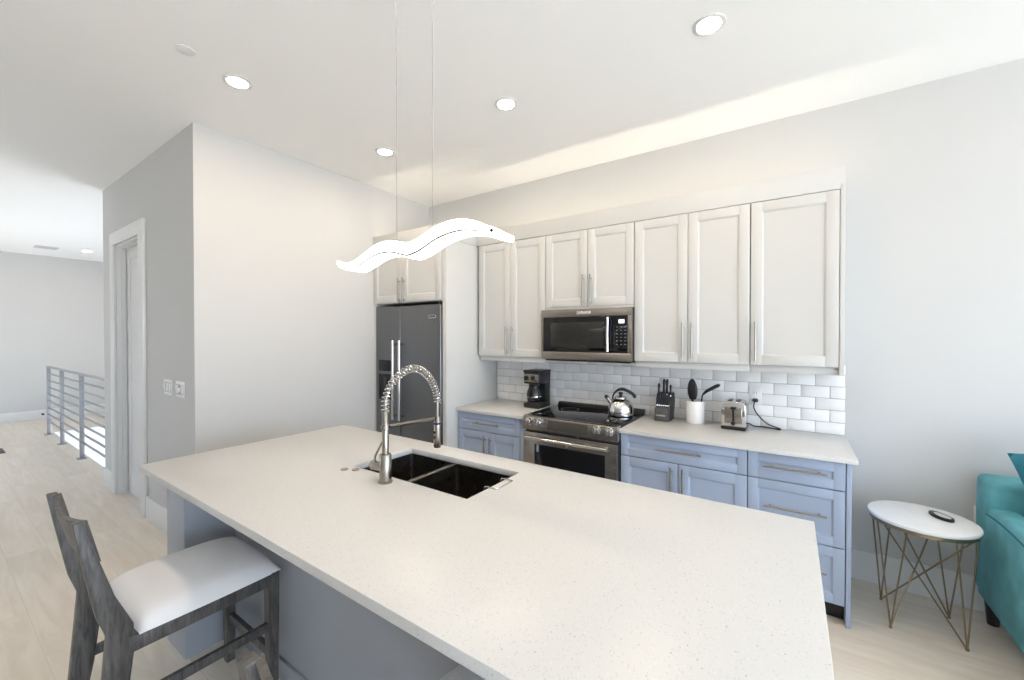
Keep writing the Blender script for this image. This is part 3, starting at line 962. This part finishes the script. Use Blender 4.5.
# toaster
r = thing('toaster', 'chrome two-slice toaster on the counter near the outlet', 'toaster', (-.312, 3.16, CT))
x0, x1, y0, y1 = -.388, -.240, 3.075, 3.255
link('base', MB().box(x0, x1, y0, y1, CT + .002, CT + .024, .008, 3), BLACK, r)
sh_ = []
for k in range(13):
    a = PI * k / 12
    sh_.append(((x0 + x1) / 2 + (x1 - x0) / 2 * (abs(math.cos(a)) ** .45) * (1 if math.cos(a) > 0 else -1), CT + .120 + .070 * (math.sin(a) ** .55)))
out = [(x1 - .001, CT + .022)] + [(max(x0, min(x1, px)), pz) for px, pz in sh_] + [(x0 + .001, CT + .022)]
bd = link('shell', MB().prism(out, 'y', y0 + .004, y1 - .004, .006, 3), CHROME, r, angle=30)
link('front_plate', MB().box(x0 + .022, x1 - .022, y0 - .002, y0 + .007, CT + .046, CT + .152, .006, 3), STEEL, bd)
for sx in (-.338, -.290):
    link('slot', MB().box(sx - .014, sx + .014, y0 + .03, y1 - .03, CT + .186, CT + .1915, .002), BLACK, bd)
link('lever_track', MB().box(-.320, -.306, y0 - .004, y0 + .002, CT + .060, CT + .150, .002), BLACK, bd)
link('lever', MB().box(-.330, -.294, y0 - .024, y0 - .002, CT + .142, CT + .158, .005), BLACK, bd)
link('browning_knob', MB().lathe([(.013, 0), (.013, -.008), (.010, -.011), (.001, -.012)], (-.313, y0 - .002, CT + .048), 'y', 18), BLACK, bd)
cp = smooth_path([(-.250, 3.235, CT + .030), (-.225, 3.255, CT + .020), (-.205, 3.275, CT + .006), (-.150, 3.285, CT + .006), (-.095, 3.262, CT + .006), (-.060, 3.245, CT + .006), (-.052, 3.252, CT + .008), (-.070, 3.268, CT + .012), (-.130, 3.285, CT + .030), (-.185, 3.288, CT + .085), (-.208, 3.285, CT + .130), (-.206, 3.280, CT + .165), (-.200, 3.284, CT + .184)], 6)
cd_ = link('cord', MB().tube(cp, .0042, 8), BLACK, r)
link('plug', MB().box(-.217, -.183, 3.272, 3.300, CT + .172, CT + .194, .006), BLACK, cd_)

# outlets and switches
def plate(name, label, cat, x0, x1, z0, z1, y, kind, group=None):
    r = thing(name, label, cat, ((x0 + x1) / 2, y, z0), group)
    link('cover_plate', MB().box(x0, x1, y - .006, y, z0, z1, .003), PLATE, r)
    c = (z0 + z1) / 2
    if kind == 'outlet':
        cx = (x0 + x1) / 2
        for s in (-1, 1):
            f = link('receptacle', MB().box(cx - .017, cx + .017, y - .0085, y - .005, c + s * .020 - .014, c + s * .020 + .014, .004), PLATE, r)
            link('slot', MB().box(cx - .008, cx - .0055, y - .0090, y - .006, c + s * .020 - .006, c + s * .020 + .006).box(cx + .0055, cx + .008, y - .0090, y - .006, c + s * .020 - .006, c + s * .020 + .006), BLACK, f)
    else:
        n = 3
        for i in range(n):
            cx = x0 + (x1 - x0) * (i + .5) / n
            link('rocker_recess', MB().box(cx - .020, cx + .020, y - .0068, y - .005, c - .036, c + .036, .001), SLOTG, r)
            if kind == 'mixed' and i == 1:
                link('dimmer_dial', MB().lathe([(.017, 0), (.017, -.010), (.014, -.013), (.001, -.013)], (cx, y - .006, c - .004), 'y', 20), PLATE, r)
            else:
                link('rocker', MB().prism([(y - .0055, c - .031), (y - .0085, c - .031), (y - .0125, c + .031), (y - .0055, c + .031)], 'x', cx - .015, cx + .015, .001), PLATE, r)
    return r
plate('wall_outlet', 'white outlet plate on the tiles where the toaster cord plugs in', 'outlet', -.239, -.163, 1.040, 1.160, YB - .0095, 'outlet')
plate('wall_outlet', 'low white outlet plate on the wall behind the round side table', 'outlet', .846, .918, .46, .575, YB, 'outlet')
plate('light_switch', 'white three-rocker switch plate on the grey hall wall, closer to the door', 'light switch', -3.995, -3.835, 1.070, 1.185, YH, 'rocker', 'switch plates on the hall wall')
plate('light_switch', 'white switch plate with a round dimmer, closer to the wall corner', 'light switch', -3.745, -3.585, 1.070, 1.185, YH, 'mixed', 'switch plates on the hall wall')

# ------------------------------------------------------------------ pendant lamp over the island
PY = 1.120
r = thing('pendant_lamp', 'glowing white wave-shaped pendant lamp hung on two thin cables above the island', 'pendant lamp', (-1.30, PY + .04, H))
link('canopy', MB().box(-1.41, -1.15, PY + .005, PY + .065, H - .018, H - .0005, .004), CHROME, r)
TOP_ = [(-1.819, 1.880), (-1.755, 1.866), (-1.691, 1.864), (-1.610, 1.888), (-1.522, 1.917), (-1.450, 1.9255), (-1.383, 1.921), (-1.330, 1.908), (-1.284, 1.901), (-1.210, 1.914), (-1.131, 1.939), (-1.060, 1.950), (-.994, 1.950), (-.940, 1.940), (-.886, 1.922), (-.835, 1.897), (-.783, 1.872)]
def remap(x, z):
    t_ = (x + 1.819) / 1.036
    return -1.756 + t_ * .947, 1.516 + (z - 1.516) * (.9655 + .0215 * t_)
TOP = [remap(*q) for q in TOP_]
tp = smooth_path([(x, PY, z) for x, z in TOP], 5)
PW = .078
def thick(u):
    return .021 + .037 * math.sin(PI * u) ** .8
n_ = len(tp)
top_f = [tuple(p) for p in tp]
mid_f = [(p.x, PY, p.z - thick(i / (n_ - 1)) + .004) for i, p in enumerate(tp)]
core = MB()
rows = []
for i in range(3, n_ - 3):
    x, z, b = tp[i].x, tp[i].z, mid_f[i][2]
    rows.append([(x, PY + .004, z - .003), (x, PY + PW - .004, z - .003), (x, PY + PW - .004, b), (x, PY - .0006, b), (x, PY + .004, z - .003)])
core.grid(rows)
core.add([rows[0][k] for k in range(4)], [(0, 1, 2, 3)])
core.add([rows[-1][k] for k in range(4)], [(3, 2, 1, 0)])
link('aluminium_spine', core, mat('grey_anodised_spine', (.16, .16, .165), .5, .6, var=.02), r)
def strip(y0, y1, zt_, zb_):
    m = MB()
    rw = []
    for i in range(n_):
        x = tp[i].x
        rw.append([(x, y0, zt_[i]), (x, y1, zt_[i]), (x, y1, zb_[i]), (x, y0, zb_[i]), (x, y0, zt_[i])])
    m.grid(rw)
    m.add(rw[0][:4], [(0, 1, 2, 3)])
    m.add(rw[-1][:4], [(3, 2, 1, 0)])
    return m
tz = [p.z for p in tp]
mz = [q[2] for q in mid_f]
link('front_diffuser', strip(PY, PY + .0045, tz, [z + .0065 * math.sin(PI * i / (n_ - 1)) for i, z in enumerate(mz)]), PEND_E, r)
link('back_diffuser', strip(PY + PW - .0045, PY + PW, tz, [z + .0025 for z in mz]), PEND_E, r)
link('lower_diffuser', strip(PY + .0045, PY + PW - .0045, [z + .0005 for z in mz], [z - .005 for z in mz]), PEND_E, r)
for lo, hi in ((0, 4), (n_ - 4, n_)):
    m = MB()
    rw = [[(tp[i].x, PY + .0045, tz[i] - .0015), (tp[i].x, PY + PW - .0045, tz[i] - .0015), (tp[i].x, PY + PW - .0045, mz[i]), (tp[i].x, PY + .0045, mz[i]), (tp[i].x, PY + .0045, tz[i] - .0015)] for i in range(lo, hi)]
    m.grid(rw)
    m.add(rw[0][:4], [(0, 1, 2, 3)])
    m.add(rw[-1][:4], [(3, 2, 1, 0)])
    link('end_cap', m, PEND_E, r)
link('end_screw', MB().lathe([(.0065, .002), (.0065, -.004), (.001, -.004)], (-.848, PY, 1.878), 'y', 14), BLACK, r)
for cx_, zc in ((-1.377, 1.903), (-1.166, 1.918)):
    cb = link('cable', MB().tube([(cx_, PY + .035, zc - .004), (cx_, PY + .035, H - .012)], .0014, 6), mat('steel_cable', (.42, .41, .40), .4, .8, var=.02), r)
    link('cable_grip', MB().tube([(cx_, PY + .035, zc - .006), (cx_, PY + .035, zc + .010)], .005, 10), NICKEL, cb)

# ------------------------------------------------------------------ ceiling lights
def can(x, y, label, group='round recessed ceiling lights'):
    r = thing('recessed_light', label, 'ceiling light', (x, y, H), group)
    link('trim_ring', MB().lathe([(.072, 0), (.072, -.004), (.066, -.007), (.054, -.006), (.050, -.001)], (x, y, H), n=36, caps=False), TRIM, r)
    link('lamp', MB().lathe([(.051, 0), (.050, -.0035), (.001, -.0045)], (x, y, H - .0005), n=30), CAN_E, r)
can(-2.65, 1.068, 'round recessed ceiling light near the outer corner of the kitchen side wall')
can(-2.68, 2.130, 'round recessed ceiling light in front of the refrigerator, smallest of the kitchen row')
can(-1.497, 2.126, 'round recessed ceiling light in front of the range, middle of the kitchen row')
can(-.326, 2.126, 'largest-looking round recessed ceiling light, in front of the end wall cabinet')
can(-1.49, 1.068, 'round recessed ceiling light above the island near the pendant canopy')
can(-.33, 1.068, 'round recessed ceiling light above the open end of the island')
can(-10.05, 1.70, 'small distant recessed ceiling light over the hall end behind the railing')
r = thing('ceiling_vent', 'flat white air vent in the far hall ceiling', 'vent', (-10.17, 1.25, H))
m = MB()
m.box(-10.30, -10.05, 1.12, 1.38, H - .010, H - .0005, .003)
for k in range(6):
    m.box(-10.28, -10.07, 1.145 + k * .04, 1.165 + k * .04, H - .016, H - .008, .001)
link('grille', m, mat('vent_grey_paint', (.62, .62, .62), .6, var=.01), r)
t = link('sprinkler_cover', MB().lathe([(.042, 0), (.042, -.003), (.038, -.005), (.001, -.005)], (-2.575, .799, H - .0003), n=32), mat('cover_off_white', (.80, .80, .795), .7, var=.005))
tag(t, 'flat round off-white sprinkler cover plate on the ceiling', 'cover plate')

# ------------------------------------------------------------------ stair railing
r = thing('stair_railing', 'grey metal railing with horizontal bars along the open stairwell', 'railing', (-7.7, 1.17, 0))
ry = 1.165
for px in (-9.42, -8.43, -7.24):
    p = link('post', MB().box(px - .006, px + .006, ry - .022, ry + .022, 0, 1.04, .002), RAILM, r)
    link('base_plate', MB().box(px - .055, px + .055, ry - .045, ry + .035, 0, .010, .002), RAILM, p)
link('top_rail', MB().box(-9.43, XH - .002, ry - .024, ry + .024, 1.035, 1.053, .003), RAILM, r)
for k in range(8):
    zz = .942 - k * .1055
    link('bar', MB().box(-9.43, XH - .002, ry - .009, ry + .009, zz - .009, zz + .009, .002), RAILM, r)

t = link('door_stop', MB().lathe([(.018, 0), (.018, .008), (.008, .012), (.008, .055), (.014, .058), (.014, .072), (.002, .074)], (XF + .016, 1.318, .09), 'x', 14), DARKG)
tag(t, 'small dark door stop on the baseboard of the far wall', 'door stop')
t = link('floor_vent', MB().box(-8.75, -8.40, .56, .66, .0, .010, .003), DARKG)
tag(t, 'dark metal vent lying on the hall floor at the picture edge', 'floor vent')

# ------------------------------------------------------------------ bar stools
def make_stool(label):
    X0, X1 = -2.185, -1.740
    r = thing('bar_stool', label, 'stool', ((X0 + X1) / 2, .62, 0), 'charcoal wooden bar stools at the island')
    # seat frame
    m = MB()
    m.box(X0 + .004, X1 - .004, .795, .835, .497, .549, .003)
    m.box(X0 + .004, X1 - .004, .380, .420, .497, .549, .003)
    m.box(X0 + .002, X0 + .034, .385, .83, .497, .549, .003)
    m.box(X1 - .034, X1 - .002, .385, .83, .497, .549, .003)
    link('seat_frame', m, WOOD, r)
    # domed cushion
    P = []
    n = 18
    for i in range(n + 1):
        row = []
        for j in range(n + 1):
            u, v = -1 + 2 * i / n, -1 + 2 * j / n
            # rounded-square plan
            f_ = .975
            uu, vv = u * math.sqrt(1 - .05 * v * v) , v * math.sqrt(1 - .05 * u * u)
            e = max(abs(u), abs(v))
            h = (max(0, 1 - abs(u) ** 5) * max(0, 1 - abs(v) ** 5)) ** .45
            dome = .018 * (1 - u * u) * (1 - v * v)
            row.append(((X0 + X1) / 2 + uu * (X1 - X0) / 2 * 1.02, .628 + vv * .228, .552 + .052 * h + dome))
        P.append(row)
    m = MB().grid(P)
    rim = [P[i][0] for i in range(n + 1)] + [P[n][j] for j in range(1, n + 1)] + [P[i][n] for i in range(n - 1, -1, -1)] + [P[0][j] for j in range(n - 1, 0, -1)]
    low = [(p[0], p[1], .547) for p in rim]
    k = len(rim)
    m.add(rim + low, [(i, (i + 1) % k, k + (i + 1) % k, k + i) for i in range(k)])
    m.add(low, [tuple(range(k))])
    link('seat_cushion', m, FABRIC, r, angle=60)
    # front legs
    for x0 in (X0, X1 - .042):
        s = -1 if x0 == X0 else 1
        xc = x0 + .021
        def sec(z, half, dx, yc):
            return [(xc + dx - half, yc - half, z), (xc + dx + half, yc - half, z), (xc + dx + half, yc + half, z), (xc + dx - half, yc + half, z)]
        A, B = sec(0, .0165, 0, .823), sec(.549, .0215, 0, .823)
        link('leg', MB().add(A + B, [(0, 1, 2, 3), (4, 5, 6, 7), (0, 1, 5, 4), (1, 2, 6, 5), (2, 3, 7, 6), (3, 0, 4, 7)]), WOOD, r)
    # back legs running up into the back posts
    prof_r = [(.285, 0), (.322, .45), (.331, .574), (.309, .646), (.274, .857), (.259, .957)]
    prof_f = [(.287, .957), (.297, .895), (.350, .700), (.394, .590), (.396, .509), (.372, .300), (.318, 0)]
    for x0 in (X0 + .006, X1 - .040):
        link('leg', MB().prism(prof_r + prof_f, 'x', x0, x0 + .034, .004), WOOD, r)
    # curved back panel
    m = MB()
    rows_t = []
    N = 14
    for i in range(N + 1):
        t_ = i / N
        x = X0 + .030 + (X1 - X0 - .060) * t_
        bow = .022 * (4 * t_ * (1 - t_)) - .006
        dip = .016 * (4 * t_ * (1 - t_))
        rows_t.append([(x, .273 - bow, .955 - dip), (x, .288 - bow, .955 - dip), (x, .318 - bow, .815 + dip * .4), (x, .303 - bow, .815 + dip * .4), (x, .273 - bow, .955 - dip)])
    m.grid(rows_t)
    m.add(rows_t[0][:4], [(0, 1, 2, 3)])
    m.add(rows_t[-1][:4], [(0, 1, 2, 3)])
    link('backrest', m, WOOD, r)
    # stretchers
    link('stretcher', MB().box(X0 + .008, X0 + .028, .35, .815, .312, .347, .003), WOOD, r)
    link('stretcher', MB().box(X1 - .028, X1 - .008, .35, .815, .312, .347, .003), WOOD, r)
    link('footrest', MB().box(X0 + .03, X1 - .03, .813, .835, .190, .228, .003), WOOD, r)
    return r
st = make_stool('charcoal wooden bar stool with pale grey cushion at the far end of the island')
s2 = copy_tree(st)
s2.location.x += 1.388
s2.location.y += .050
s2['label'] = 'bar stool under the near part of the island, only cushion corner and back top showing'

# ------------------------------------------------------------------ side table, remote
tx, ty, tz_ = .574, 2.985, .565
r = thing('side_table', 'round white marble side table on crossed brass rods next to the sofa', 'side table', (tx, ty, 0))
link('tabletop', MB().lathe([(.206, -.020), (.213, -.018), (.216, -.012), (.216, -.006), (.213, -.001), (.208, 0)], (tx, ty, tz_), n=72), MARBLE, r)
link('frame_ring', MB().lathe([(.204, -.038), (.208, -.038), (.208, -.0195), (.204, -.0195), (.204, -.038)], (tx, ty, tz_), n=72, caps=False), BRASS, r)
zr = tz_ - .030
for q in range(4):
    a = math.radians(45 + 90 * q)
    fx_, fy_ = tx + .194 * math.cos(a), ty + .194 * math.sin(a)
    for da, nm in ((-20, 'leg_rod'), (20, 'leg_rod'), (196, 'cross_rod')):
        b = a + math.radians(da)
        link(nm, MB().tube([(fx_, fy_, .005), (tx + .204 * math.cos(b), ty + .204 * math.sin(b), zr)], .0038, 8), BRASS, r)
    link('foot', MB().lathe([(.006, 0), (.008, .004), (.006, .012), (.001, .013)], (fx_, fy_, 0), n=12), BRASS, r)

r = thing('remote_control', 'small oval black remote with pale centre on the round side table', 'remote control', (.668, 3.06, tz_))
def oval(cx_, cy_, a_, b_, rot, n=36):
    return [(cx_ + a_ * math.cos(t) * math.cos(rot) - b_ * math.sin(t) * math.sin(rot), cy_ + a_ * math.cos(t) * math.sin(rot) + b_ * math.sin(t) * math.cos(rot)) for t in [2 * PI * k / n for k in range(n)]]
link('body', MB().prism(oval(.656, 3.022, .062, .034, math.radians(-62)), 'z', tz_, tz_ + .016, .005, 3), BLACK, r)
link('face_panel', MB().prism(oval(.659, 3.015, .043, .022, math.radians(-62)), 'z', tz_ + .015, tz_ + .0175, .001), mat('pale_grey_keypad', (.62, .62, .64), .25, var=.02), r)

# ------------------------------------------------------------------ sofa and cushion
sx, sy0, sy1 = .842, 2.300, 3.285
r = thing('sofa', 'teal velvet sofa standing against the wall next to the side table', 'sofa', (1.9, 2.8, 0))
def soft_box(x0, x1, y0, y1, z0, z1, bev, puff=.0, seg=5):
    b = bmesh.new()
    bmesh.ops.create_cube(b, size=1)
    for v in b.verts:
        v.co = ((x0 + x1) / 2 + v.co.x * (x1 - x0), (y0 + y1) / 2 + v.co.y * (y1 - y0), (z0 + z1) / 2 + v.co.z * (z1 - z0))
    bmesh.ops.bevel(b, geom=list(b.edges), offset=bev, segments=seg, profile=.5, affect='EDGES')
    if puff:
        bmesh.ops.subdivide_edges(b, edges=[e for e in b.edges if e.calc_length() > .12], cuts=6, use_grid_fill=True)
        c = Vector(((x0 + x1) / 2, (y0 + y1) / 2, (z0 + z1) / 2))
        hs = Vector(((x1 - x0) / 2, (y1 - y0) / 2, (z1 - z0) / 2))
        for v in b.verts:
            d = v.co - c
            q = [abs(d[i]) / hs[i] for i in range(3)]
            k = q.index(max(q))
            o = [i for i in range(3) if i != k]
            v.co[k] += math.copysign(puff * (1 - min(1, q[o[0]]) ** 2) * (1 - min(1, q[o[1]]) ** 2), d[k])
    return MB().bm(b)
link('base', soft_box(sx + .02, 2.95, sy0 + .06, sy1 - .01, .125, .33, .02), TEAL, r)
link('backrest', soft_box(sx, 2.97, 3.085, sy1, .14, .775, .035, .006), TEAL, r)
def arm_mesh(x0, x1):
    # outer cheek tall at the back, gently bowed top, rising slightly from the floor line to the front
    P = []
    n = 16
    for i in range(n + 1):
        t_ = i / n
        y = 3.225 - (3.225 - sy0) * t_
        zt_ = .600 + .030 * math.sin(PI * min(1, t_ * 1.3)) ** .7
        zb_ = .120
        ring = []
        xm, hw = (x0 + x1) / 2, (x1 - x0) / 2
        ring.append((x0 + .012, y, zb_))
        ring.append((x0, y, zb_ + .02))
        ring.append((x0 - .006, y, .35))
        ring.append((x0 - .002, y, zt_ - .034))
        for k in range(9):
            a = PI - PI * k / 8
            ca = math.copysign(abs(math.cos(a)) ** .45, math.cos(a))
            ring.append((xm + hw * ca, y, zt_ - .026 + .046 * max(0, math.sin(a)) ** .5))
        ring.append((x1, y, zt_ - .05))
        ring.append((x1, y, zb_ + .02))
        ring.append((x1 - .012, y, zb_))
        P.append(ring + [ring[0]])
    m = MB().grid(P)
    m.add(P[0][:-1], [tuple(range(len(P[0]) - 1))])
    m.add(P[-1][:-1], [tuple(range(len(P[0]) - 1))])
    return m
a_ = link('armrest', arm_mesh(sx, sx + .108), TEAL, r, angle=55)
pp = [(sx + .002, 3.225 - (3.225 - sy0) * i / 16, .600 + .030 * math.sin(PI * min(1, i / 16 * 1.3)) ** .7 - .022) for i in range(17)]
link('piping', MB().tube(pp, .0055, 8), TEALD, a_)
link('armrest', arm_mesh(2.862, 2.97), TEAL, r, angle=55)
link('seat_cushion', soft_box(sx + .112, 1.905, sy0, 3.08, .33, .475, .045, .012), TEAL, r)
link('seat_cushion', soft_box(1.91, 2.858, sy0, 3.08, .33, .475, .045, .012), TEAL, r)
for fx_, fy_ in ((sx + .045, 3.185), (sx + .075, sy0 + .14), (2.88, 3.16), (2.88, sy0 + .14)):
    link('foot', MB().lathe([(.022, 0), (.034, .128)], (fx_, fy_, 0), n=20), BLACK, r)
# scatter cushion
def cushion(c, w_, h_, t_, tilt, roll):
    P, Q = [], []
    n = 20
    for i in range(n + 1):
        a, b = [], []
        for j in range(n + 1):
            u, v = -1 + 2 * i / n, -1 + 2 * j / n
            pin = 1 - .07 * (1 - u * u) * abs(v) ** 3
            pin2 = 1 - .07 * (1 - v * v) * abs(u) ** 3
            x, z = u * w_ / 2 * pin2, v * h_ / 2 * pin
            th_ = t_ / 2 * ((1 - u ** 4) * (1 - v ** 4)) ** .6
            a.append(Vector((x, -th_, z)))
            b.append(Vector((x, th_, z)))
        P.append(a)
        Q.append(b)
    M_ = Matrix.Translation(c) @ Matrix.Rotation(tilt, 4, 'X') @ Matrix.Rotation(roll, 4, 'Y')
    m = MB()
    m.grid([[M_ @ p for p in r_] for r_ in P])
    m.grid([[M_ @ p for p in r_] for r_ in Q])
    return m
t = link('throw_pillow', cushion((1.143, 2.950, .775), .46, .46, .12, math.radians(-12), math.radians(-12)), TEALD)
tag(t, 'deep teal square pillow leaning on the sofa back', 'pillow')
